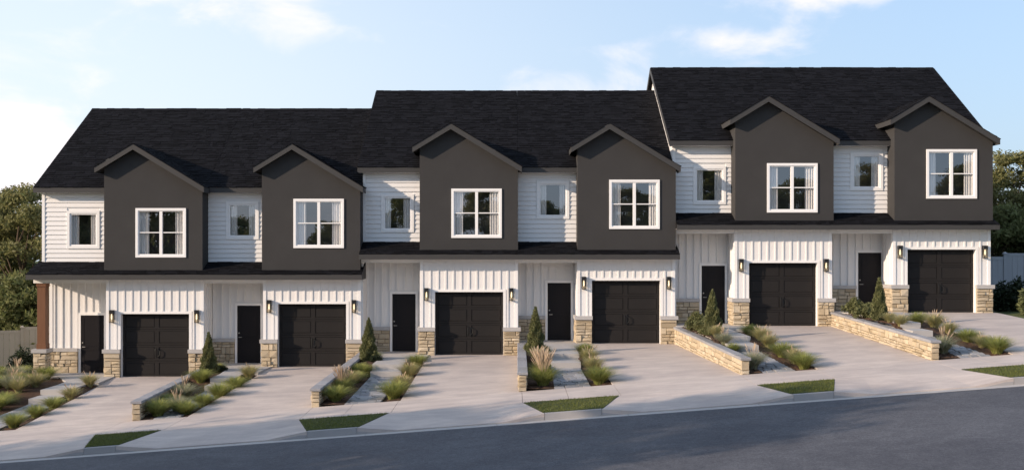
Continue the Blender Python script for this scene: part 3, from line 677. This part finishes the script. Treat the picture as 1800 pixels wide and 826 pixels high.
    for x0 in (gl, gr_):
        p = [(x0, zg(x0)), (xp, zg(xp))]
        ring_t = [(x0, yf, zg(x0)), (xp, yf, zp), (xp, yback(zp), zp), (x0, max(yback(zg(x0)), .3), zg(x0))]
        ring_b = [(x, y, z-.15) for x, y, z in ring_t]
        if x0 > xp: ring_t = [ring_t[k] for k in (1, 0, 3, 2)]; ring_b = [ring_b[k] for k in (1, 0, 3, 2)]
        gb.hexa(ring_b, ring_t)
    gb = gb.obj('gable_roof', M['fascia'], T)
    fh = .205
    MB().prism_y([(gl, zg(gl)-fh), (xp, zp-fh), (xp, zp-.004), (gl, zg(gl)-.004)], yf-.03, yf-.001).obj('fascia', M['fascia'], gb)
    MB().prism_y([(xp, zp-fh), (gr_, zg(gr_)-fh), (gr_, zg(gr_)-.004), (xp, zp-.004)], yf-.03, yf-.001).obj('fascia', M['fascia'], gb)
    MB().box(gl-.022, gl-.001, yf-.03, yback(zg(gl))-.1, zg(gl)-fh, zg(gl)-.008).obj('fascia', M['fascia'], gb)
    MB().box(gr_+.001, gr_+.022, yf-.03, max(yback(zg(gr_))-.1, .3), zg(gr_)-fh, zg(gr_)-.008).obj('fascia', M['fascia'], gb)
    for x0, sgn in ((gl, 1), (gr_, -1)):
        dv = Vector((xp-x0, 0, zp-zg(x0))); Lv = dv.length; dv.normalize(); nrm = Vector((-sgn*dv.z, 0, abs(dv.x)))
        shingles(gb, (x0-sgn*.03, 0, zg(x0)-.03*sg), (0, 1, 0), dv, nrm, Lv+.04, lambda s, x0=x0, dv=dv: (yf-.045, yback(zg(x0)+dv.z*s)-.1), rnd, .15)
    # main roof
    ex0 = .15 if i in (0, 2, 4) else -.0015; ex1 = .15 if i == 5 else (-.0015 if i in (0, 2, 4) else -.0)
    a, b = xl-ex0, xr+ex1; ym, zm = 5.8, zr; y0 = .23; sm = (zr-ze)/(5.8-.2); zt2 = lambda y: zr-abs(y-ym)*sm
    rf = MB().prism_x([(y0, zt2(y0)-.15), (ym, zm-.17), (2*ym-y0, zt2(y0)-.15), (2*ym-y0, zt2(y0)), (ym, zm), (y0, zt2(y0))], a, b).obj('roof', M['roofdeck'], T)
    MB().box(a-.003, min(b+.003, b+ex1), .2, .229, ze-.205, ze-.004).obj('fascia', M['fascia'], rf)
    MB().box(a+.01, b-.01, .2295, .62, ze-.20, ze-.185).obj('soffit', M['trim'], rf)
    dv = Vector((0, 5.62, zr-zt2(.18))); Lv = dv.length; dv.normalize()
    shingles(rf, (0, .18, zt2(.18)), (1, 0, 0), dv, Vector((0, -dv.z, dv.y)), Lv, lambda s: (a, b), rnd, .15)
    dv2 = Vector((0, -5.62, zr-zt2(.18))).normalized()
    sh2 = MB().add([(a, ym, zm+.02), (a, 2*ym-.18, zt2(.18)+.02), (b, 2*ym-.18, zt2(.18)+.02), (b, ym, zm+.02)], [(0, 1, 2, 3)])
    rc = MB()
    x = a
    while x < b-.02:
        w = min(.3, b-x); t = rnd.uniform(.014, .03)
        rc.add([(x, ym-.12, zt2(ym-.12)+t), (x+w-.005, ym-.12, zt2(ym-.12)+t), (x+w-.005, ym, zm+t+.008), (x, ym, zm+t+.008), (x, ym+.12, zt2(ym+.12)+t), (x+w-.005, ym+.12, zt2(ym+.12)+t)], [(0, 1, 2, 3), (3, 2, 5, 4)]); x += w
    rc.obj('ridge_cap', M['shingle'], rf, kind='stuff')
    for flag, x0, x1 in ((i in (0, 2, 4), a-.025, a-.001), (i == 5, b+.001, b+.025)):
        if flag: MB().prism_x([(.2, zt2(.2)-.2), (ym, zm-.2), (2*ym-.2, zt2(.2)-.2), (2*ym-.2, zt2(.2)-.012), (ym, zm-.012), (.2, zt2(.2)-.012)], x0, x1).obj('rake_board', M['roofdeck' if i == 2 else 'fascia'], rf)
    # gable end and back walls
    for flag, x0, x1 in ((i in (0, 2, 4), xl+.004, xl+.12), (i == 5, xr-.12, xr-.004)):
        if flag: MB().prism_x([(1.37, -.9), (11, -.9), (11, zt2(11)-.16), (ym, zm-.18), (.70, zt2(.70)-.16), (.70, zw-.3), (1.37, zw-.3)], x0, x1).obj('side_wall', M['white'], T)
    MB().box(xl+.13, xr-.13, 10.9, 11, -.9, zt2(11)-.17).obj('back_wall', M['white'], T)

# ------------------------------------------------------------------ plants
def quads(P, U, Vv):                                     # leaf quads at P with half-axes U, Vv -> rhombic leaf (4 verts)
    n = len(P); A = np.zeros((n, 4, 3)); A[:, 0] = P-U; A[:, 1] = P-Vv+U*.15; A[:, 2] = P+U; A[:, 3] = P+Vv+U*.15
    return A.reshape(-1, 3), np.arange(n*4).reshape(-1, 4)
def rvec(r, n):
    v = r.normal(size=(n, 3)); return v/np.linalg.norm(v, axis=1, keepdims=True)
def leaf_axes(r, n, ln, wd, droop=0.0, up=.4):
    nrm = rvec(r, n); nrm[:, 2] = np.abs(nrm[:, 2])+up; nrm /= np.linalg.norm(nrm, axis=1, keepdims=True)
    t = np.cross(nrm, rvec(r, n)); t /= np.linalg.norm(t, axis=1, keepdims=True); t[:, 2] -= droop
    b = np.cross(nrm, t); b /= np.linalg.norm(b, axis=1, keepdims=True)
    s = r.uniform(.7, 1.3, (n, 1)); return t*ln*s, b*wd*s
def crown_mesh(seed, H, RX, z0, nclump, nleaf, leaf, key, spread=.5):
    r = np.random.default_rng(seed)
    th = r.uniform(0, 2*np.pi, nclump); zz = r.uniform(0, 1, nclump)**.85; prof = np.sqrt(np.clip(1-(2*zz-.86)**2/1.36, .05, 1)); rad = RX*prof*np.sqrt(r.uniform(.12, 1, nclump))*r.uniform(.72, 1.12, nclump)
    cc = np.stack([rad*np.cos(th), rad*np.sin(th), z0+(H-z0)*zz], 1); cs = spread*r.uniform(.5, 1.25, nclump)
    k = r.integers(0, nclump, nleaf); d = rvec(r, nleaf)*(r.uniform(0, 1, (nleaf, 1))**.55); P = cc[k]+d*cs[k][:, None]*np.array([1.25, 1.25, .75])
    U, Vv = leaf_axes(r, nleaf, leaf, leaf*.42, .25, .0)
    V, F = quads(P, U, Vv); return npmesh('crown', V, F, M[key]), cc
def trunk_mesh(seed, H, z0, cc, r0, nb=26):
    r = random.Random(seed); b = MB(); top = H*.8; pts = [Vector((0, 0, -.3))]
    for k in range(1, 7): pts.append(Vector((r.uniform(-.12, .12)*k*.4, r.uniform(-.12, .12)*k*.4, top*k/6)))
    b.tube(pts, [r0*(1.25-1.1*k/6) for k in range(7)], 8)
    for q in r.sample(range(len(cc)), min(nb, len(cc))):
        e = Vector(cc[q]); a = min(5, max(1, int(6*(e.z-.6)/top*.75))); s = pts[a]; m = (s+e)/2+Vector((0, 0, -.12*r.random()))
        b.tube([s, m, e], [r0*.34, r0*.2, r0*.05], 5)
    return b.mesh('trunk', M['bark'])
def make_tree(seed, H, RX, z0, nclump, nleaf, leaf, key, r0=.16, spread=.5):
    cm, cc = crown_mesh(seed, H, RX, z0, nclump, nleaf, leaf, key, spread); return cm, trunk_mesh(seed, H, z0, cc, r0)
TREES = {'olive': make_tree(1, 8.0, 3.0, 1.0, 120, 21000, .105, 'leafA', .17, .62), 'green': make_tree(2, 7.6, 2.9, .7, 110, 19000, .12, 'leafB', .16, .60),
         'street': make_tree(3, 9.0, 3.4, 2.6, 70, 12000, .15, 'leafB', .18, .85), 'low': make_tree(4, 4.2, 2.1, .15, 70, 12000, .12, 'leafB', .1, .6)}
def tree(kind, X, Y, s, rot, label, group, sz=None, name='broadleaf_tree'):
    t = thing(name, label, 'tree', (X, Y, ground_z(X, Y)-.05), (0, 0, rot), group); t.scale = (s, s, sz or s)
    inst('trunk', TREES[kind][1], t); inst('crown', TREES[kind][0], t); return t
G1 = 'trees behind the left fence'
tree('olive', -23.4, 14.2, 1.02, .4, 'tall olive-green tree at the far left edge above the fence', G1)
tree('green', -20.0, 15.4, .93, 2.1, 'green tree rising beside the left roof edge', G1)
tree('green', -26.4, 17.5, 1.05, 4.0, 'green tree further left behind the tall olive-green tree', G1)
tree('low', -21.6, 11.6, 1.0, 1.0, 'low leafy tree just behind the left fence', G1)
tree('low', -18.4, 11.9, .95, 3.0, 'low leafy tree half hidden by the porch post corner', G1)
tree('olive', -16.6, 19.5, .95, 5.0, 'olive-green tree standing back behind the leftmost house', G1)
G2 = 'trees behind the right fence'
tree('olive', 23.3, 13.0, .78, 1.1, 'olive-green tree above the right fence at the frame edge', G2)
tree('green', 20.4, 14.6, .76, .2, 'dark green tree close behind the rightmost house', G2)
tree('olive', 26.6, 15.5, .84, 2.6, 'tall olive-green tree at the far right edge', G2)
tree('low', 21.2, 10.6, .95, 4.2, 'low shaded tree just behind the right fence', G2)
tree('low', 24.2, 10.9, 1.0, 5.2, 'low shaded tree at the right frame edge behind the fence', G2)
G3 = 'street trees across the road'
for X, Y, s, q, lb in [(-15.2, -20.4, .62, 0, 'smallest of the trees across the road, nearest the kerb'), (-20.5, -26.2, 1.32, 1.3, 'tall tree across the road, nearest the camera'), (-27.6, -25.0, 1.28, 2.2, 'tall tree across the road, second along the row'),
                       (-34.6, -26.6, 1.42, 3.1, 'tall tree across the road, third along the row'), (-42.5, -26.0, 1.35, 4.4, 'tall tree across the road, farthest down the hill'), (-22.8, -21.6, .78, 5.2, 'middle-sized tree across the road beside the smallest')]:
    tree('street', X, Y, s, q, lb, G3, name='street_tree')
G4 = 'trees far across the road seen mirrored in the windows'
rt = random.Random(8)
for k in range(26):
    X = -60+4.8*k+rt.uniform(-1.2, 1.2); Y = (-84 if k % 2 else -92)+rt.uniform(-3, 3)
    tree('green' if k % 3 else 'olive', X, Y, rt.uniform(1.12, 1.5), rt.uniform(0, 6), 'distant tree across the road mirrored in the upper windows', G4, name='distant_tree')

# ornamental grasses
def grass_mesh(seed, n, H, spread, key, arch=.6, w=.0085):
    n = int(n*3.0); spread *= 1.12
    r = np.random.default_rng(seed); a = r.uniform(0, 2*np.pi, n); h = H*.80*r.uniform(.55, 1.1, n); out = spread*r.uniform(.15, 1.1, n); b0 = r.uniform(0, .07, n)*spread/.35
    segs = 4; V = np.zeros((n, segs+1, 2, 3)); px, py = -np.sin(a), np.cos(a); tw = r.uniform(-.5, .5, n)
    for s in range(segs+1):
        t = s/segs; rad = b0+out*t**1.7; z = h*(t-arch*(out/spread)*.42*t**2.6); ww = w*(1-.85*t)
        a2 = a+tw*t*.6
        x = rad*np.cos(a2); y = rad*np.sin(a2)
        V[:, s, 0] = np.stack([x-px*ww, y-py*ww, z-.03*(s == 0)], 1); V[:, s, 1] = np.stack([x+px*ww, y+py*ww, z-.03*(s == 0)], 1)
    idx = np.arange(n*(segs+1)*2).reshape(n, segs+1, 2); F = np.concatenate([np.stack([idx[:, s, 0], idx[:, s, 1], idx[:, s+1, 1], idx[:, s+1, 0]], 1) for s in range(segs)])
    return npmesh('blades', V.reshape(-1, 3), F, M[key])
def plume_mesh(seed, n, H, spread):
    r = random.Random(seed); b = MB()
    for _ in range(n):
        a = r.uniform(0, 6.28); o = spread*r.uniform(.1, .75); h = H*r.uniform(.85, 1.25); dx, dy = math.cos(a), math.sin(a)
        P = [Vector((dx*o*t**1.5, dy*o*t**1.5, h*(t-.06*t**3))) for t in (0, .4, .7, .8, .9, 1)]
        b.tube(P, [.002, .002, .0025, .008, .010, .002], 4)
    return b.mesh('plumes', M['plume'])
GK = {'green': [(grass_mesh(10+k, 330, .50, .46, 'bladeG'), None) for k in range(3)], 'fresh': [(grass_mesh(20+k, 300, .42, .38, 'bladeG', .8), None) for k in range(2)],
      'straw': [(grass_mesh(30+k, 300, .52, .38, 'bladeP', .5), plume_mesh(30+k, 9, .44, .38)) for k in range(2)],
      'pale': [(grass_mesh(40+k, 300, .52, .42, 'bladeB', .5), plume_mesh(40+k, 12, .56, .36)) for k in range(2)],
      'plumed': [(grass_mesh(50+k, 330, .62, .46, 'bladeG', .6), plume_mesh(50+k, 90, .78, .42)) for k in range(2)]}
GW = {'green': 'bright green', 'fresh': 'short green', 'straw': 'straw-tipped', 'pale': 'pale silvery', 'plumed': 'pink-plumed'}
PL = [
 (0, 'L', [(-17.3, .1, 'green', .95), (-17.0, -1.0, 'pale', 1.05), (-16.75, -2.9, 'green', .9), (-15.75, -3.7, 'straw', .9), (-15.6, -2.75, 'straw', 1.0), (-16.1, -.75, 'green', 1.05), (-15.55, -5.7, 'green', 1.1), (-16.6, -1.9, 'straw', .95), (-17.6, -2.0, 'fresh', 1.0), (-16.7, -4.6, 'green', 1.0), (-17.9, -3.4, 'pale', 1.0), (-17.3, -3.9, 'straw', 1.0), (-16.2, -3.3, 'pale', .95), (-16.4, -6.0, 'straw', 1.0), (-15.75, -4.75, 'green', 1.0), (-16.15, -2.3, 'fresh', 1.1), (-17.2, -5.3, 'green', 1.0), (-15.5, -7.0, 'straw', 1.0), (-16.2, -7.3, 'green', 1.0), (-18.3, -1.2, 'straw', 1.0), (-17.9, -.3, 'green', 1.0)]),
 (0, 'R', [(-14.0, -2.3, 'straw', .92), (-13.82, -4.4, 'straw', .9), (-13.74, -5.9, 'green', .9), (-13.72, -7.2, 'fresh', 1.05), (-13.68, -8.75, 'green', .95)]),
 (1, 'L', [(-10.05, -1.2, 'green', .7), (-9.95, -3.6, 'green', 1.0), (-9.9, -5.7, 'pale', 1.1), (-9.7, -8.85, 'green', 1.0), (-9.35, -8.2, 'pale', .95), (-8.98, -8.7, 'green', .95), (-9.95, -7.1, 'green', .85)]),
 (1, 'R', [(-8.62, -2.7, 'straw', .9), (-8.66, -4.4, 'green', .95), (-8.74, -6.0, 'green', 1.05), (-8.85, -7.4, 'fresh', 1.1)]),
 (2, 'L', [(-4.63, -1.5, 'green', .65), (-4.78, -3.9, 'green', .95), (-4.8, -5.1, 'green', .9), (-4.84, -6.1, 'straw', 1.05), (-4.92, -7.2, 'plumed', .8), (-4.84, -8.85, 'green', 1.0)]),
 (2, 'R', [(-3.1, -2.8, 'green', .95), (-3.18, -4.8, 'straw', 1.05), (-3.2, -7.1, 'straw', .95), (-3.26, -8.7, 'green', 1.15)]),
 (3, 'L', [(1.0, -3.2, 'fresh', .7), (.84, -4.6, 'straw', 1.0), (.82, -6.5, 'plumed', .8), (.85, -8.85, 'plumed', 1.12)]),
 (3, 'R', [(2.36, -3.0, 'green', .8), (2.37, -4.7, 'straw', 1.0), (2.38, -6.5, 'straw', 1.05), (2.40, -8.75, 'green', 1.1)]),
 (4, 'L', [(6.34, -4.75, 'straw', .8), (6.42, -5.6, 'pale', .8), (6.5, -6.5, 'fresh', .75), (6.6, -8.8, 'pale', 1.05)]),
 (4, 'R', [(7.68, -3.4, 'green', .9), (7.72, -4.7, 'straw', .95), (7.74, -5.7, 'straw', .9), (7.8, -7.2, 'green', 1.0), (7.9, -8.2, 'straw', .85), (7.95, -9.0, 'green', 1.0)]),
 (5, 'L', [(11.62, -5.0, 'straw', .75), (11.66, -5.9, 'straw', .75), (11.82, -8.8, 'pale', 1.0)]),
 (5, 'R', [(12.78, -4.2, 'green', .95), (12.92, -5.2, 'straw', 1.1), (13.02, -6.1, 'straw', .85), (13.1, -7.3, 'green', 1.05), (13.18, -8.1, 'straw', .85), (13.24, -8.95, 'green', 1.1)]),
]
NTH = ['nearest the sidewalk', 'second from the sidewalk', 'third from the sidewalk', 'fourth from the sidewalk', 'fifth from the sidewalk', 'sixth from the sidewalk', 'seventh from the sidewalk', 'eighth from the sidewalk', 'ninth from the sidewalk', 'tenth from the sidewalk', 'eleventh from the sidewalk', 'twelfth from the sidewalk', 'thirteenth from the sidewalk', 'fourteenth from the sidewalk', 'fifteenth from the sidewalk', 'sixteenth from the sidewalk', 'seventeenth from the sidewalk', 'eighteenth from the sidewalk', 'nineteenth from the sidewalk', 'twentieth from the sidewalk', 'farthest from the sidewalk']
rp = random.Random(77)
for i, side, lst in PL:
    for n_, (X, Y, kd, s) in enumerate(sorted(lst, key=lambda p: p[1])):
        where = ('in the bed left of the first walkway' if i == 0 else 'between wall and %s walkway' % ORD[i]) if side == 'L' else 'beside the %s driveway' % ORD[i]
        t = thing('ornamental_grass', '%s grass clump, %s, %s' % (GW[kd], NTH[n_], where), 'grass clump', (X, Y, bed_z(i, X, Y)), (0, 0, rp.uniform(0, 6.28)), 'ornamental grasses in the front beds', 'thing')
        s *= 1.12*rp.uniform(.94, 1.06); t.scale = (s, s, s*rp.uniform(.92, 1.08))
        bm_, pm_ = rp.choice(GK[kd]); inst('blades', bm_, t)
        if pm_: inst('plumes', pm_, t)
# conical evergreens and rounded shrubs
def cone_mesh(seed, H, Rr, n, leaf, key):
    r = np.random.default_rng(seed); z = 1-np.sqrt(r.uniform(.0005, 1, n)); a = r.uniform(0, 2*np.pi, n); ph = r.uniform(0, 6.28, 5)
    lump = 1+.14*np.sin(3*a+ph[0]+9*z)+.12*np.sin(5*a+ph[1]-15*z)+.08*np.sin(29*z+2*a+ph[2])
    rad = Rr*((1-z)**.82)*(.55+.45*np.minimum(1, z*9+.35))*lump*np.sqrt(r.uniform(.45, 1, n))
    P = np.stack([rad*np.cos(a), rad*np.sin(a), .04+H*z], 1); U = np.stack([np.cos(a)*.5, np.sin(a)*.5, np.full(n, .9)], 1)+rvec(r, n)*.55; U /= np.linalg.norm(U, axis=1, keepdims=True)
    b = np.cross(U, rvec(r, n)); b /= np.linalg.norm(b, axis=1, keepdims=True); s = leaf*r.uniform(.6, 1.3, (n, 1)); V, F = quads(P, U*s, b*s*.3); return npmesh('foliage', V, F, M[key])
CONES = [cone_mesh(60+k, 1.42, .31, 7000, .045, 'leafC') for k in range(2)]
CST = MB().tube([(0, 0, -.1), (0, 0, .6), (0, 0, 1.2)], [.03, .02, .006], 6).mesh('stem', M['bark'])
for i, X, Y, s in ((1, -10.2, -1.75, .98), (2, -4.80, -1.9, 1.03), (3, .76, -3.15, 1.05), (4, 6.33, -4.05, 1.03), (5, 11.62, -4.0, .96)):
    t = thing('conical_evergreen', 'slender conical evergreen beside the %s front door from left' % ORD[i], 'evergreen', (X, Y, bed_z(i, X, Y)-.02), (0, 0, i*1.3), 'conical evergreens by the doors'); t.scale = (s, s, s)
    inst('foliage', CONES[i % 2], t); inst('stem', CST, t)
def shrub_mesh(seed, Rr, H, n, leaf, key, nc=26):
    r = np.random.default_rng(seed); cc = rvec(r, nc)*Rr*r.uniform(.35, .85, (nc, 1)); cc[:, 2] = np.abs(cc[:, 2])*H/Rr*.9+.12
    k = r.integers(0, nc, n); P = cc[k]+rvec(r, n)*(r.uniform(0, 1, (n, 1))**.5)*Rr*.36; P[:, 2] = np.maximum(P[:, 2], .02); U, Vv = leaf_axes(r, n, leaf, leaf*.4); V, F = quads(P, U, Vv); me = npmesh('foliage', V, F, M[key])
    b = MB()
    for q in cc[:14]: b.tube([(0, 0, -.08), tuple(q*.5), tuple(q)], [.018, .012, .004], 5)
    return me, b.mesh('stems', M['bark'])
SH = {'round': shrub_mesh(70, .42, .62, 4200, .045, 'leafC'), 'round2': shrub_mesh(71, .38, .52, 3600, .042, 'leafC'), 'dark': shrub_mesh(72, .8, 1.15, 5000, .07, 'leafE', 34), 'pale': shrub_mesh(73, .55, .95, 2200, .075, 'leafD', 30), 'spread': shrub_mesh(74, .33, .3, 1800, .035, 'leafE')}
def shrub(kd, X, Y, Z, s, rot, label, group=None):
    t = thing('shrub', label, 'shrub', (X, Y, Z-.02), (0, 0, rot), group); t.scale = (s, s, s); inst('foliage', SH[kd][0], t); inst('stems', SH[kd][1], t)
G5 = 'rounded shrubs behind the stone walls'
for i, kd, X, Y, s, lb in ((4, 'round', 6.16, -2.1, 1.0, 'rounded green shrub by the fifth townhouse wainscot, left of its evergreen'), (4, 'round2', 6.22, -3.25, .95, 'smaller rounded shrub between evergreen and larger shrub, fifth townhouse'),
    (5, 'round', 11.62, -1.3, .95, 'rounded green shrub at the sixth townhouse, farther from its evergreen'), (5, 'round2', 11.56, -2.75, 1.0, 'rounded green shrub touching the evergreen of the sixth townhouse')):
    shrub(kd, X, Y, bed_z(i, X, Y), s, X, lb, G5)
for i, X, Y in ((1, -9.85, -1.35), (2, -4.5, -2.2), (3, 1.0, -3.6)):
    shrub('spread', X, Y, bed_z(i, X, Y), .7, X, 'low dark shrub at the foot of the evergreen by the %s door' % ORD[i], 'low shrubs under the evergreens')
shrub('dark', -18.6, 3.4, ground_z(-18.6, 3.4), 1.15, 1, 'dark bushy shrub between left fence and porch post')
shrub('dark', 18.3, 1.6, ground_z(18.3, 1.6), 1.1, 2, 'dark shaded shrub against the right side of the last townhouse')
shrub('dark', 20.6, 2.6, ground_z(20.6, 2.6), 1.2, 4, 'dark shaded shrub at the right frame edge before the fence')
shrub('pale', 18.0, -.4, ground_z(18.0, -.4), 1.0, 5, 'sunlit pale-leaved shrub on the lawn right of the last garage')
# ------------------------------------------------------------------ fences
def fence(p0, p1, H, key, label, npan, zoff=0.0):
    p0, p1 = Vector(p0), Vector(p1); d = p1-p0; th = math.atan2(d.y, d.x); L = d.length
    f = thing('fence', label, 'fence', (p0.x, p0.y, ground_z(p0.x, p0.y)+zoff), (0, 0, th)); pl = L/npan; z0 = ground_z(p0.x, p0.y)
    for k in range(npan+1):
        X = p0+d*(k/npan); dz = ground_z(X.x, X.y)-z0
        po = inst('post', BOX1[key], f, (k*pl, 0, dz-.3), (0,0,0), (.13, .13, H+.36))
        MB().add([(-.09,-.09,0),(.09,-.09,0),(.09,.09,0),(-.09,.09,0),(-.09,-.09,.04),(.09,-.09,.04),(.09,.09,.04),(-.09,.09,.04),(0,0,.11)], [(3,2,1,0),(0,1,5,4),(1,2,6,5),(2,3,7,6),(3,0,4,7),(4,5,8),(5,6,8),(6,7,8),(7,4,8)]).obj('post_cap', M[key], f, loc=(k*pl, 0, dz+H+.06))
        if k == npan: break
        Xm = p0+d*((k+.5)/npan); dz = ground_z(Xm.x, Xm.y)-z0; nb = 8; bw_ = (pl-.13)/nb
        for b in range(nb): inst('board', BOX1[key], f, (k*pl+.065+bw_*(b+.5), 0, dz+.06), (0,0,0), (bw_-.008, .022+.004*(b % 2), H-.14))
        for z in (.03, H-.10): inst('rail', BOX1[key], f, (k*pl+pl/2, 0, dz+z), (0,0,0), (pl-.13, .055, .13))
fence((-26.5, 6.9), (-15.9, 11.6), 1.75, 'fence', 'beige board fence with capped posts left of the first townhouse', 6)
fence((17.0, 8.6), (29.0, 8.2), 1.75, 'fencegrey', 'shaded grey board fence right of the last townhouse', 6)
